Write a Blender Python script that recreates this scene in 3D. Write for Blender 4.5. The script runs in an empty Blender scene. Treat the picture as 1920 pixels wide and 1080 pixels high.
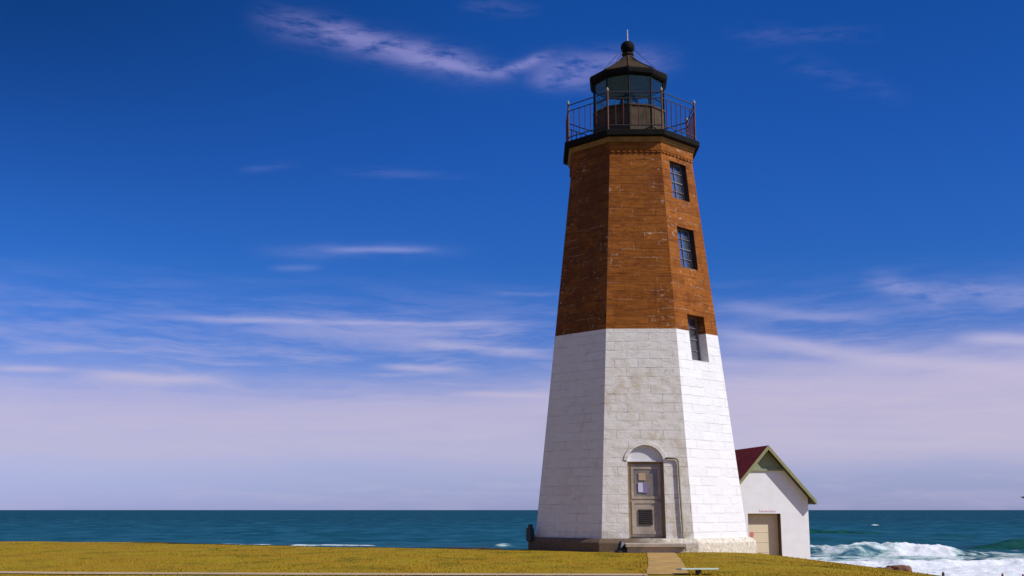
import bpy, bmesh, math, random
import numpy as np
from mathutils import Vector, Matrix

sc = bpy.context.scene
COL = sc.collection
R = math.radians

# ------------------------------------------------------------------ camera
CZ = 1.12                                   # eye height above the lawn (metres)
cam_d = bpy.data.cameras.new("camera")
cam_d.lens = 40.17
cam_d.sensor_width = 36.0
cam_d.clip_start = 0.1
cam_d.clip_end = 80000
cam = bpy.data.objects.new("camera", cam_d)
cam.location = (0, 0, CZ)
cam.rotation_euler = (R(90 + 10.989), 0, 0)
COL.objects.link(cam)
sc.camera = cam
sc.view_settings.view_transform = 'Standard'
sc.view_settings.look = 'None'
sc.view_settings.exposure = 0.0
sc.view_settings.gamma = 1.0

# ------------------------------------------------------------------ sun
SUN_AZ, SUN_EL = 67.0, 40.0                 # degrees right of -Y (behind the camera), elevation
S = Vector((math.sin(R(SUN_AZ)) * math.cos(R(SUN_EL)), -math.cos(R(SUN_AZ)) * math.cos(R(SUN_EL)), math.sin(R(SUN_EL))))
sun_d = bpy.data.lights.new("sun", 'SUN')
sun_d.energy = 4.1
sun_d.angle = R(0.53)
sun_d.color = (1.0, 0.965, 0.92)
sun = bpy.data.objects.new("sun", sun_d)
sun.rotation_euler = (-S).to_track_quat('-Z', 'Y').to_euler()
sun.location = (30, -20, 40)
COL.objects.link(sun)


# ------------------------------------------------------------------ node helpers
class Ex:
    """a scalar socket in a node tree with arithmetic"""
    def __init__(s, nt, sock): s.nt, s.s = nt, sock
    def m(s, op, *args, clamp=False):
        n = s.nt.nodes.new('ShaderNodeMath'); n.operation = op; n.use_clamp = clamp
        for i, a in enumerate((s,) + args):
            if isinstance(a, Ex): s.nt.links.new(a.s, n.inputs[i])
            else: n.inputs[i].default_value = float(a)
        return Ex(s.nt, n.outputs[0])
    def __add__(s, o): return s.m('ADD', o)
    __radd__ = __add__
    def __sub__(s, o): return s.m('SUBTRACT', o)
    def __rsub__(s, o): return s.m('MULTIPLY', -1).m('ADD', o)
    def __mul__(s, o): return s.m('MULTIPLY', o)
    __rmul__ = __mul__
    def __truediv__(s, o): return s.m('DIVIDE', o)
    def __neg__(s): return s.m('MULTIPLY', -1)
    def abs(s): return s.m('ABSOLUTE')
    def max(s, o): return s.m('MAXIMUM', o)
    def min(s, o): return s.m('MINIMUM', o)
    def sat(s): return s.m('ADD', 0.0, clamp=True)
    def step(s, a, b, lo=0.0, hi=1.0):
        n = s.nt.nodes.new('ShaderNodeMapRange'); n.interpolation_type = 'SMOOTHSTEP'
        s.nt.links.new(s.s, n.inputs['Value'])
        n.inputs['From Min'].default_value = a; n.inputs['From Max'].default_value = b
        n.inputs['To Min'].default_value = lo; n.inputs['To Max'].default_value = hi
        return Ex(s.nt, n.outputs['Result'])
    def gauss(s): return s.m('MULTIPLY', s).m('MULTIPLY', -1).m('EXPONENT')


def link(nt, a, b):
    nt.links.new(a.s if isinstance(a, Ex) else a, b)


def vec(nt, x, y, z):
    n = nt.nodes.new('ShaderNodeCombineXYZ')
    for i, a in enumerate((x, y, z)):
        if isinstance(a, Ex): nt.links.new(a.s, n.inputs[i])
        else: n.inputs[i].default_value = a
    return n.outputs[0]


def sep(nt, v):
    n = nt.nodes.new('ShaderNodeSeparateXYZ'); nt.links.new(v, n.inputs[0])
    return [Ex(nt, n.outputs[i]) for i in range(3)]


def noise(nt, v, scale, detail=3.0, rough=0.5, dist=0.0):
    n = nt.nodes.new('ShaderNodeTexNoise')
    nt.links.new(v, n.inputs['Vector'])
    n.inputs['Scale'].default_value = scale; n.inputs['Detail'].default_value = detail
    n.inputs['Roughness'].default_value = rough; n.inputs['Distortion'].default_value = dist
    return Ex(nt, n.outputs['Fac'])


def mixc(nt, f, a, b, blend='MIX'):
    n = nt.nodes.new('ShaderNodeMix'); n.data_type = 'RGBA'; n.blend_type = blend
    n.clamp_factor = True
    for sock, v in ((n.inputs[0], f), (n.inputs[6], a), (n.inputs[7], b)):
        if isinstance(v, Ex): nt.links.new(v.s, sock)
        elif isinstance(v, (int, float)): sock.default_value = v
        elif isinstance(v, tuple): sock.default_value = (*v, 1.0)
        else: nt.links.new(v, sock)
    return n.outputs[2]


def ramp(nt, f, stops, interp='LINEAR'):
    n = nt.nodes.new('ShaderNodeValToRGB'); link(nt, f, n.inputs[0])
    cr = n.color_ramp; cr.interpolation = interp
    while len(cr.elements) < len(stops): cr.elements.new(0.5)
    for e, (p, c) in zip(cr.elements, stops):
        e.position = p; e.color = (*c, 1.0)
    return n.outputs[0]


# ------------------------------------------------------------------ sky (world)
world = bpy.data.worlds.new("World")
sc.world = world
world.use_nodes = True
wt = world.node_tree
bg = wt.nodes['Background']
bg.inputs['Strength'].default_value = 0.1


def build_sky():
    sky = wt.nodes.new('ShaderNodeTexSky')
    sky.sky_type = 'NISHITA'
    sky.sun_disc = False
    sky.sun_elevation = R(SUN_EL)
    sky.sun_rotation = R(180 - SUN_AZ)
    sky.air_density = 1.0
    sky.dust_density = 0.5
    sky.ozone_density = 3.0
    tc = wt.nodes.new('ShaderNodeTexCoord')
    x, y, z = sep(wt, tc.outputs['Generated'])
    az = x.m('ARCTAN2', y) * 57.29578
    el = z.max(-1).min(1).m('ARCSINE') * 57.29578
    # clear air: deep polarised blue, paler towards the horizon
    tint = ramp(wt, (el / 40.0).sat(), [
        (0.0, (.34, .385, .84)), (.04, (.33, .355, .70)), (.115, (.30, .29, .56)), (.17, (.19, .26, .54)),
        (.22, (.105, .225, .53)), (.29, (.066, .212, .51)), (.44, (.048, .196, .52)), (.63, (.030, .182, .475)), (1.0, (.02, .17, .46))])
    base = mixc(wt, 1.0, sky.outputs[0], tint, 'MULTIPLY')
    base = mixc(wt, 1.0, base, (2, 2, 2), 'MULTIPLY')
    side = az.step(-30, 6, 0.58, 1.04) * az.step(4, 26, 1.0, .93)
    sidev = vec(wt, side, side, side)
    base = mixc(wt, el.step(9, 24), base, mixc(wt, 1.0, base, sidev, 'MULTIPLY'))

    # coordinates for cloud noise: stretched along the horizon
    w1 = noise(wt, vec(wt, az * 0.045, el * 0.16, 3.1), 1.0, 4, .55)
    w2 = noise(wt, vec(wt, az * 0.25, el * 0.5, 8.7), 1.0, 5, .6)
    elw = el + (w1 - .5) * 2.2 + (w2 - .5) * .55
    fine = noise(wt, vec(wt, az * 0.22, elw * 1.9, 1.7), 1.0, 6, .62)
    fibre = noise(wt, vec(wt, az * 0.55 + el * 0.35, elw * 2.4, 5.2), 1.0, 7, .64)

    def wisp(a0, e0, a1, e1, w, inten, warp=0.35, tex=fine, lo=.36, hi=.66):
        da, de = a1 - a0, e1 - e0
        L = math.hypot(da, de)
        ux, uy = da / L, de / L
        pa, pe = az - a0, el + (w2 - .5) * warp * 2 - e0
        u = (pa * ux + pe * uy) / L
        v = (pe * ux - pa * uy) / w
        body = v.gauss() * u.step(-.05, .35) * u.step(1.08, .62)
        return body * tex.step(lo, hi) * inten

    # each entry: start and end bearing / height in degrees, thickness, strength
    clouds = [
        # high wisp over the left and behind the lantern roof
        wisp(-14.1, 23.8, -6.8, 22.8, .70, .22, .35, fibre, .28, .62),
        wisp(-12.0, 23.75, -1.2, 21.9, .48, .40, .32, fibre, .27, .60),
        wisp(-9.5, 23.1, .3, 21.45, .70, .28, .35, fibre, .28, .62),
        wisp(-6.4, 22.3, .2, 21.5, .26, .44, .25, fibre, .24, .55),
        wisp(-1.2, 21.5, 2.3, 22.6, .24, .50, .25, fibre, .22, .54),
        wisp(.2, 21.9, 9.0, 22.0, .58, .40, .35, fibre, .26, .60),
        wisp(.5, 21.4, 5.0, 21.2, .45, .30, .35, fibre, .26, .60),
        wisp(-3.2, 24.9, 1.7, 24.6, .4, .08, .4, fibre),
        wisp(10.7, 23.1, 19.2, 22.4, .40, .08, .4, fibre),
        wisp(13.4, 22.0, 20.2, 19.1, .5, .07, .5, fibre),
        # mid level streaks on the left
        wisp(-13.6, 12.6, -2.2, 12.85, .34, .16, .3, fine, .25, .6),
        wisp(-10.0, 12.7, -3.8, 12.9, .15, .36, .14, fine, .10, .38),
        wisp(-12.4, 11.7, -9.5, 11.9, .16, .15, .15, fine, .15, .45),
        wisp(-14.2, 16.3, -10.7, 17.0, .18, .09, .2),
        wisp(-9.4, 16.7, -1.7, 16.5, .22, .10, .2),
        wisp(-20, 9.1, 2.6, 9.2, .14, .52, .16, fine, .10, .48),
        wisp(-16, 9.3, 3, 9.3, .40, .22, .3, fine, .2, .6),
        wisp(-13.8, 8.75, 3, 8.75, .42, .38, .4, fine, .28, .58),
        wisp(-6.5, 8.25, 2.6, 7.7, .26, .60, .3, fine, .18, .48),
        wisp(-7.2, 7.1, -1.6, 6.85, .17, .55, .25, fine, .15, .45),
        wisp(-24.6, 7.3, -15.7, 7.6, .25, .24, .3, fine, .2, .5),
        wisp(-21.6, 6.3, -13.2, 6.1, .30, .66, .3, fine, .12, .42),
        wisp(-25, 6.4, -21, 6.4, .16, .55, .2, fine, .15, .45),
        wisp(-3.6, 5.75, 3, 5.55, .14, .5, .2, fine, .12, .42),
        wisp(-1.5, 10.7, 2.6, 10.6, .12, .22, .2),
        # right of the tower
        wisp(8.6, 9.0, 19, 7.0, .32, .58, .22, fine, .10, .40),
        wisp(15.0, 7.45, 26, 6.0, .36, .66, .22, fine, .08, .36),
        wisp(21.0, 8.0, 27, 7.4, .30, .75, .25, fine, .12, .42),
        wisp(17.2, 11.2, 22.0, 9.2, .55, .34, .5, fibre, .25, .58),
        wisp(20, 10.3, 27, 9.3, .5, .32, .4, fibre, .25, .58),
        wisp(9.6, 10.0, 18.6, 8.9, .30, .34, .3, fine, .2, .52),
        wisp(8.6, 8.3, 17.4, 7.3, .30, .40, .3, fine, .2, .52),
    ]
    # veil that thickens towards the horizon
    veil = (fine.step(.36, .72) * .34 + .05) * el.step(12.5, 6.6)
    # a flat bank of pale cloud, clearing to thin blue just over the sea
    bank_top = el + az.step(-4, 12, .45, -.95) + (w1 - .5) * 2.4 + (fine - .5) * 2.6
    bank = bank_top.step(8.0, 4.9) * (el + (w1 - .5) * 2.4).step(.8, 3.2, .12, 1.0) * (az.step(2, 14, .74, .86) + (fine - .5) * .42)
    # high haze added overhead, out of view, to lift the fill on shaded walls
    high = (el + (w1 - .5) * 8).step(29, 44) * .30
    tot = veil.max(bank).max(high)
    keep = 1 - tot.sat()
    for c in clouds:
        keep = keep * (1 - c.sat())
    tot = 1 - keep
    ccol = ramp(wt, (el / 30.0).sat(), [
        (0.0, (.46, .455, .66)), (.08, (.545, .50, .66)), (.2, (.58, .52, .69)), (.32, (.46, .46, .74)), (.55, (.33, .36, .72)), (.8, (.36, .33, .68)), (1.0, (.36, .33, .68))])
    ccol = mixc(wt, el.step(30, 40), ccol, (.60, .52, .58))
    ccol = mixc(wt, 1.0, ccol, (10, 10, 10), 'MULTIPLY')
    out = mixc(wt, tot.sat(), base, ccol)
    link(wt, out, bg.inputs['Color'])


build_sky()


# ------------------------------------------------------------------ material helpers
def new_mat(name):
    m = bpy.data.materials.new(name); m.use_nodes = True
    nt = m.node_tree
    return m, nt, nt.nodes['Principled BSDF']


def objc(nt):
    return nt.nodes.new('ShaderNodeTexCoord').outputs['Object']


def bump(nt, bs, h, strength=.4, dist=.02):
    n = nt.nodes.new('ShaderNodeBump'); n.inputs['Strength'].default_value = strength
    n.inputs['Distance'].default_value = dist
    link(nt, h, n.inputs['Height']); nt.links.new(n.outputs[0], bs.inputs['Normal'])


def plain(name, col, rough=.6, metal=0.0, var=.25, scale=6.0, spec=.5, bmp=.15):
    """a weathered one-colour material"""
    m, nt, bs = new_mat(name)
    v = objc(nt)
    n1 = noise(nt, v, scale, 5, .6)
    n2 = noise(nt, v, scale * 7, 4, .6)
    f = (n1 * .65 + n2 * .35).step(.3, .7)
    c = mixc(nt, f, tuple(k * (1 - var) for k in col), tuple(min(1, k * (1 + var)) for k in col))
    link(nt, c, bs.inputs['Base Color'])
    bs.inputs['Roughness'].default_value = rough
    bs.inputs['Metallic'].default_value = metal
    bs.inputs['Specular IOR Level'].default_value = spec
    if bmp: bump(nt, bs, n2, bmp, .01)
    return m


def facade_uv(nt):
    """metres along each flat wall, whatever way the wall faces"""
    ge = nt.nodes.new('ShaderNodeNewGeometry')
    tr = nt.nodes.new('ShaderNodeVectorTransform'); tr.vector_type = 'NORMAL'; tr.convert_from = 'WORLD'; tr.convert_to = 'OBJECT'
    nt.links.new(ge.outputs['True Normal'], tr.inputs[0])
    nx, ny, nz = sep(nt, tr.outputs[0])
    l = (nx * nx + ny * ny).m('SQRT').max(.001)
    nx, ny = nx / l, ny / l
    o = objc(nt)
    px, py, pz = sep(nt, o)
    u = px * (-ny) + py * nx
    off = (nx * 4.0).m('ROUND') * 1.37 + (ny * 4.0).m('ROUND') * .71
    return o, u + off, pz, nx


def masonry(name, kind):
    m, nt, bs = new_mat(name)
    o, u, z, nx = facade_uv(nt)
    wob = noise(nt, o, 1.7, 3, .5)
    uv = vec(nt, u + (wob - .5) * .03, z + (wob - .5) * .035, 0.0)
    br = nt.nodes.new('ShaderNodeTexBrick')
    nt.links.new(uv, br.inputs['Vector'])
    br.offset = .5; br.offset_frequency = 2; br.squash = 1.0
    br.inputs['Scale'].default_value = 1.0
    br.inputs['Brick Width'].default_value = .66
    br.inputs['Row Height'].default_value = .255
    br.inputs['Mortar Size'].default_value = .011
    br.inputs['Mortar Smooth'].default_value = .4
    br.inputs['Bias'].default_value = 0.0
    br.inputs['Color1'].default_value = (0, 0, 0, 1); br.inputs['Color2'].default_value = (1, 1, 1, 1)
    br.inputs['Mortar'].default_value = (.5, .5, .5, 1)
    mort = Ex(nt, br.outputs['Fac'])
    bw = nt.nodes.new('ShaderNodeRGBToBW'); nt.links.new(br.outputs['Color'], bw.inputs[0])
    per = Ex(nt, bw.outputs[0])
    big = noise(nt, o, .9, 5, .62)
    mid = noise(nt, o, 4.5, 5, .65)
    fin = noise(nt, o, 24, 4, .6)
    lay = noise(nt, vec(nt, u * 1.5, z * 14.0, 2.0), 1.0, 4, .6)
    blot = noise(nt, vec(nt, u * 2.6, z * 5.5, 11.0), 1.0, 5, .65)
    drip = noise(nt, vec(nt, u * 6.0, z * .6, 5.0), 1.0, 4, .6)
    # stretches of joint that show, broken up along each course
    seg = noise(nt, vec(nt, u * 1.1, z * 3.9, 6.0), 1.0, 3, .6)
    if kind == 'white':
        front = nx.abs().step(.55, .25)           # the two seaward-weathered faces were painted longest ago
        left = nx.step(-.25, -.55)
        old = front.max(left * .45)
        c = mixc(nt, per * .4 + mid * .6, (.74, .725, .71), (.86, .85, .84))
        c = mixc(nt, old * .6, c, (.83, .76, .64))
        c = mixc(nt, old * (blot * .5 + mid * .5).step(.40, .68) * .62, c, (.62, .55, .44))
        joint = mort * seg.step(.44, .62) * (old * .65 + .35)
        c = mixc(nt, joint * .40, c, (.26, .20, .14))
        # yellowed lime and rust washed out of the joints
        c = mixc(nt, big.step(.48, .70) * mid.step(.38, .62) * (old * .6 + .05), c, (.55, .44, .27))
        c = mixc(nt, drip.step(.56, .76) * z.step(4.5, .3) * (old * .38 + .05), c, (.46, .38, .25))
        # bare patches where paint has flaked
        flake = noise(nt, vec(nt, u * 2.6, z * 6.5, 9.0), 1.0, 6, .7)
        c = mixc(nt, flake.step(.60, .69) * (old * .5 + .1), c, (.33, .25, .17))
        c = mixc(nt, z.step(.75, .36) * mid.step(.35, .6) * (old * .4 + .1), c, (.42, .36, .24))
        bump(nt, bs, (1 - mort * seg.step(.35, .6)) * .40 + blot * .75 + mid * .5 + fin * .2 + per * .12, .85, .03)
    else:
        c = mixc(nt, (per - .5) * .38 + (lay - .5) * 1.2 + (blot - .5) * .5 + .5, (.115, .029, .004), (.41, .135, .017))
        c = mixc(nt, mid.step(.40, .70) * .45, c, (.38, .118, .014))
        c = mixc(nt, nx.step(-.3, -.6) * (big * .5 + blot * .5).step(.34, .56) * .55, c, (.060, .024, .013))   # shaded left face darkened in the colour, in blotches
        c = mixc(nt, big.step(.52, .74) * .6, c, (.13, .029, .003))
        c = mixc(nt, lay.step(.57, .74) * .55, c, (.095, .025, .003))
        c = mixc(nt, blot.step(.50, .68) * .6, c, (.105, .027, .003))
        c = mixc(nt, drip.step(.58, .74) * .35, c, (.07, .020, .005))
        # lime that has bled out along some joints
        lime = mort * seg.step(.50, .62) * fin.step(.38, .6)
        c = mixc(nt, lime * .6, c, (.62, .50, .38))
        spot = noise(nt, vec(nt, u * 7.0, z * 9.0, 7.0), 1.0, 3, .55).step(.58, .68) * noise(nt, vec(nt, u * .8, z * .9, 1.0), 1.0, 3, .6).step(.50, .62)
        c = mixc(nt, spot * .55, c, (.60, .46, .34))
        c = mixc(nt, mort * seg.step(.55, .40) * .35, c, (.10, .030, .010))
        bump(nt, bs, (1 - mort) * .5 + lay * .8 + blot * .5 + fin * .3 + per * .2, .85, .03)
    link(nt, c, bs.inputs['Base Color'])
    bs.inputs['Roughness'].default_value = .88
    bs.inputs['Specular IOR Level'].default_value = .2
    return m


def mat_plinth():
    m, nt, bs = new_mat("plinth_stone")
    o, u, z, nx = facade_uv(nt)
    px, py, pz = sep(nt, o)
    n = noise(nt, o, 2.5, 5, .65); n2 = noise(nt, o, 11, 5, .65)
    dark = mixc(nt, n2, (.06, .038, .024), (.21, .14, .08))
    lime = mixc(nt, n2.step(.3, .7), (.50, .41, .27), (.76, .72, .63))  # tone of the sunlit half
    f = (px + (n - .5) * 2.2).step(-.6, 1.0)      # sunlit right half coloured paler, shaded and stained left half darker
    link(nt, mixc(nt, f, dark, lime), bs.inputs['Base Color'])  # lime here is the paler tone of the sunlit half
    bs.inputs['Roughness'].default_value = .92
    bump(nt, bs, n2 * .4 + n * .7, .5, .03)
    return m


def mat_glass(name, tint, refl=.10, rough=.02, fk=.8):
    m = bpy.data.materials.new(name); m.use_nodes = True
    nt = m.node_tree; nt.nodes.clear()
    out = nt.nodes.new('ShaderNodeOutputMaterial')
    t = nt.nodes.new('ShaderNodeBsdfTransparent'); t.inputs[0].default_value = (*tint, 1)
    g = nt.nodes.new('ShaderNodeBsdfGlossy'); g.inputs['Roughness'].default_value = rough
    fr = nt.nodes.new('ShaderNodeLayerWeight'); fr.inputs['Blend'].default_value = .3
    f = Ex(nt, fr.outputs['Fresnel']) * fk + refl
    mx = nt.nodes.new('ShaderNodeMixShader')
    link(nt, f.sat(), mx.inputs[0]); nt.links.new(t.outputs[0], mx.inputs[1]); nt.links.new(g.outputs[0], mx.inputs[2])
    nt.links.new(mx.outputs[0], out.inputs[0])
    return m


M = {
    'white': masonry("white_painted_stone", 'white'),
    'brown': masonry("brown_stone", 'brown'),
    'plinth': mat_plinth(),
    'iron': plain("black_painted_iron", (.008, .007, .005), .8, 0, .4, 5, spec=.12),
    'roof_iron': plain("weathered_roof_iron", (.050, .033, .016), .85, 0, .45, 4, spec=.15, bmp=.3),
    'parapet': plain("lantern_parapet_iron", (.078, .056, .034), .8, 0, .5, 2.5, spec=.15),
    'frame_iron': plain("lantern_frame_iron", (.018, .020, .014), .8, 0, .3, 6, spec=.15),
    'rust': plain("rusty_railing_iron", (.13, .038, .016), .7, 0, .45, 9),
    'rail': plain("dark_rail_iron", (.028, .024, .026), .6, 0, .4, 9),
    'baluster': plain("dark_rusty_baluster", (.105, .030, .014), .75, 0, .45, 9, spec=.2),
    'rod': plain("pale_metal_rod", (.42, .42, .46), .5, 0, .1, 8),
    'rail_tip': plain("pale_post_tip", (.34, .30, .17), .6, 0, .2, 9),
    'mould': plain("tan_cornice_stone", (.26, .145, .035), .85, 0, .3, 3),
    'concrete': plain("concrete", (.46, .38, .29), .9, 0, .22, 3, bmp=.4),
    'path': plain("sandy_path", (.43, .255, .065), .95, 0, .28, 2.2, bmp=.5),
    'walk': plain("pale_walkway_concrete", (.46, .33, .19), .95, 0, .18, 2.5, bmp=.4),
    'door': plain("grey_brown_door_paint", (.38, .305, .225), .6, 0, .25, 3),
    'door_dark': plain("dark_grille", (.035, .026, .018), .6, 0, .3, 8),
    'door_frame': plain("ochre_door_frame", (.26, .17, .07), .7, 0, .25, 5),
    'lunette': plain("white_fanlight_panel", (.72, .70, .69), .8, 0, .06, 3),
    'window_frame': plain("dull_window_wood", (.15, .14, .16), .7, 0, .3, 8),
    'notice': plain("pale_notice", (.62, .60, .68), .6, 0, .08, 12),
    'notice_tan': plain("tan_notice", (.48, .33, .20), .6, 0, .15, 12),
    'shed_wall': plain("white_shed_wall", (.92, .91, .91), .85, 0, .05, 2.2, bmp=.25),
    'shed_trim': plain("olive_trim", (.29, .28, .125), .7, 0, .15, 6),
    'shed_gable': plain("green_gable_panel", (.30, .34, .20), .8, 0, .12, 5),
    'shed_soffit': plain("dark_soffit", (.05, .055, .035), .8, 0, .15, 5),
    'shed_door': plain("beige_garage_door", (.80, .67, .47), .75, 0, .05, 2),
    'shed_frame': plain("brown_door_lining", (.13, .085, .045), .8, 0, .2, 5),
    'red': plain("red_paint", (.76, .50, .50), .7, 0, .15, 9),
    'pink': plain("faded_red_sign", (.72, .20, .21), .7, 0, .12, 9),
    'mint': plain("pale_mint_board", (.60, .74, .62), .6, 0, .12, 6),
    'wood': plain("grey_post_wood", (.16, .095, .045), .9, 0, .35, 8, bmp=.4),
    'redwood': plain("reddish_post", (.30, .06, .045), .9, 0, .3, 8),
    'black': plain("black_plastic", (.010, .012, .014), .5, 0, .3, 8),
    'rock': plain("brown_rock", (.16, .075, .045), .95, 0, .45, 3, bmp=.9),
    'wetrock': plain("wet_dark_rock", (.030, .024, .026), .6, 0, .4, 2, bmp=.9),
    'pipe': plain("grey_green_conduit", (.24, .215, .15), .6, 0, .25, 6),
    'lens': mat_glass("lens_glass", (.55, .75, .62), .22, .05),
    'glass': mat_glass("lantern_glass", (.90, .96, .90), .03, .01, .30),
    'pane': mat_glass("window_pane", (.85, .87, .92), .55, .22),
    'door_glass': mat_glass("door_pane", (.93, .93, .93), .02, .15, .15),
    'ceiling': plain("lantern_ceiling", (.24, .27, .18), .8, 0, .2, 4),
    'bird': plain("dark_feathers", (.09, .03, .06), .9, 0, .2, 8),
    'reveal_shade': plain("window_reveal_shade", (.022, .014, .013), .85, 0, .3, 5),  # shade of the upper window reveals as a dark colour
    'violet': plain("violet_notice", (.22, .17, .34), .6, 0, .15, 12),
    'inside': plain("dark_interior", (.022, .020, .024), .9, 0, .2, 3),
}


def mat_shingle():
    m, nt, bs = new_mat("red_roof_shingles")
    v = objc(nt)
    x, y, z = sep(nt, v)
    br = nt.nodes.new('ShaderNodeTexBrick')
    nt.links.new(vec(nt, y, z, 0.0), br.inputs['Vector'])
    br.inputs['Scale'].default_value = 1.0; br.inputs['Brick Width'].default_value = .32; br.inputs['Row Height'].default_value = .12
    br.inputs['Mortar Size'].default_value = .008
    br.inputs['Color1'].default_value = (.42, .030, .012, 1); br.inputs['Color2'].default_value = (.58, .055, .024, 1); br.inputs['Mortar'].default_value = (.22, .012, .006, 1)
    n = noise(nt, v, 3, 4, .6)
    link(nt, mixc(nt, n.step(.4, .7) * .5, br.outputs['Color'], (.30, .016, .008)), bs.inputs['Base Color'])
    bs.inputs['Roughness'].default_value = .9
    bump(nt, bs, Ex(nt, br.outputs['Fac']) * -1 + n, .6, .02)
    return m


M['shingle'] = mat_shingle()


# ------------------------------------------------------------------ mesh helpers
class MB:
    def __init__(s): s.v, s.f = [], []
    def add(s, vs, fs):
        o = len(s.v); s.v += [tuple(p) for p in vs]; s.f += [tuple(i + o for i in f) for f in fs]
        return s
    def box(s, c, d, mat=None):
        x, y, z = (k / 2 for k in d)
        vs = [Vector((sx * x, sy * y, sz * z)) for sz in (-1, 1) for sy in (-1, 1) for sx in (-1, 1)]
        if mat is not None: vs = [mat @ p for p in vs]
        vs = [p + Vector(c) for p in vs]
        return s.add(vs, [(0, 2, 3, 1), (4, 5, 7, 6), (0, 1, 5, 4), (2, 6, 7, 3), (0, 4, 6, 2), (1, 3, 7, 5)])
    def hexa(s, v8):
        return s.add(v8, [(0, 3, 2, 1), (4, 5, 6, 7), (0, 1, 5, 4), (1, 2, 6, 5), (2, 3, 7, 6), (3, 0, 4, 7)])
    def tube(s, pts, r, n=8):
        pts = [Vector(p) for p in pts]
        rs = r if isinstance(r, (list, tuple)) else [r] * len(pts)
        rings = []
        for i, p in enumerate(pts):
            d = (pts[min(i + 1, len(pts) - 1)] - pts[max(i - 1, 0)]).normalized()
            a = d.orthogonal().normalized() if i == 0 else (a - d * a.dot(d)).normalized()
            b = d.cross(a)
            rings.append([p + (a * math.cos(2 * math.pi * k / n) + b * math.sin(2 * math.pi * k / n)) * rs[i] for k in range(n)])
        vs = [q for rg in rings for q in rg]
        fs = [(i * n + k, i * n + (k + 1) % n, (i + 1) * n + (k + 1) % n, (i + 1) * n + k) for i in range(len(pts) - 1) for k in range(n)]
        fs += [tuple(range(n))[::-1], tuple(range((len(pts) - 1) * n, len(pts) * n))]
        return s.add(vs, fs)
    def lathe(s, prof, n, a0=0.0, cap=True):
        """profile of (r, z); n sides; vertices at a0 + k*360/n degrees from -Y"""
        vs = []
        for r, z in prof:
            for k in range(n):
                a = R(a0 + 360 * k / n); vs.append((r * math.sin(a), -r * math.cos(a), z))
        m = len(prof)
        fs = [(i * n + k, i * n + (k + 1) % n, (i + 1) * n + (k + 1) % n, (i + 1) * n + k) for i in range(m - 1) for k in range(n)]
        if cap: fs += [tuple(range(n))[::-1], tuple(range((m - 1) * n, m * n))]
        return s.add(vs, fs)
    def mesh(s, name):
        me = bpy.data.meshes.new(name); me.from_pydata(s.v, [], s.f)
        bm = bmesh.new(); bm.from_mesh(me); bmesh.ops.recalc_face_normals(bm, faces=bm.faces); bm.to_mesh(me); bm.free()
        return me
    def build(s, name, mat, parent=None, smooth=False, bevel=0):
        me = s.mesh(name); me.materials.append(mat)
        if smooth:
            for p in me.polygons: p.use_smooth = True
        o = bpy.data.objects.new(name, me); COL.objects.link(o)
        if parent: o.parent = parent
        if bevel:
            b = o.modifiers.new("bevel", 'BEVEL'); b.width = bevel; b.segments = 2; b.limit_method = 'ANGLE'; b.angle_limit = R(35)
        return o


def tag(o, label=None, cat=None, group=None, kind=None):
    if label: o['label'] = label
    if cat: o['category'] = cat
    if group: o['group'] = group
    if kind: o['kind'] = kind
    return o


def thing(name, label, cat, loc=(0, 0, 0), rz=0.0, group=None):
    o = bpy.data.objects.new(name, None); COL.objects.link(o)
    o.location = loc; o.rotation_euler = (0, 0, rz); o.empty_display_size = .3
    return tag(o, label, cat, group)


def cut(obj, cutters):
    """subtract closed meshes from obj and bake the result"""
    tmp = []
    for c in cutters:
        co = bpy.data.objects.new("cutter", c.mesh("cutter")); COL.objects.link(co)
        co.parent = obj.parent
        md = obj.modifiers.new("cut", 'BOOLEAN'); md.operation = 'DIFFERENCE'; md.object = co; md.solver = 'EXACT'
        tmp.append(co)
    bpy.context.view_layer.update()
    dg = bpy.context.evaluated_depsgraph_get()
    me = bpy.data.meshes.new_from_object(obj.evaluated_get(dg))
    obj.modifiers.clear()
    obj.data = me
    for co in tmp: bpy.data.objects.remove(co, do_unlink=True)


rng = np.random.default_rng(7)


def vnoise(x, y, seed=0):
    xi, yi = np.floor(x).astype(np.int64), np.floor(y).astype(np.int64)
    xf, yf = x - xi, y - yi
    def h(a, b):
        n = (a * 374761393 + b * 668265263 + seed * 974711) & 0x7fffffff
        n = ((n ^ (n >> 13)) * 1274126177) & 0x7fffffff
        return ((n ^ (n >> 16)) & 0xffff) / 65535.0
    u, v = xf * xf * (3 - 2 * xf), yf * yf * (3 - 2 * yf)
    return (h(xi, yi) * (1 - u) + h(xi + 1, yi) * u) * (1 - v) + (h(xi, yi + 1) * (1 - u) + h(xi + 1, yi + 1) * u) * v


def fbm(x, y, oct=4, seed=0):
    t, a, s = 0.0, .5, 0.0
    for i in range(oct):
        t = t + a * vnoise(x * 2 ** i, y * 2 ** i, seed + i); s += a; a *= .55
    return t / s


def sstep(x, a, b):
    t = np.clip((x - a) / (b - a), 0, 1)
    return t * t * (3 - 2 * t)


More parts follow.
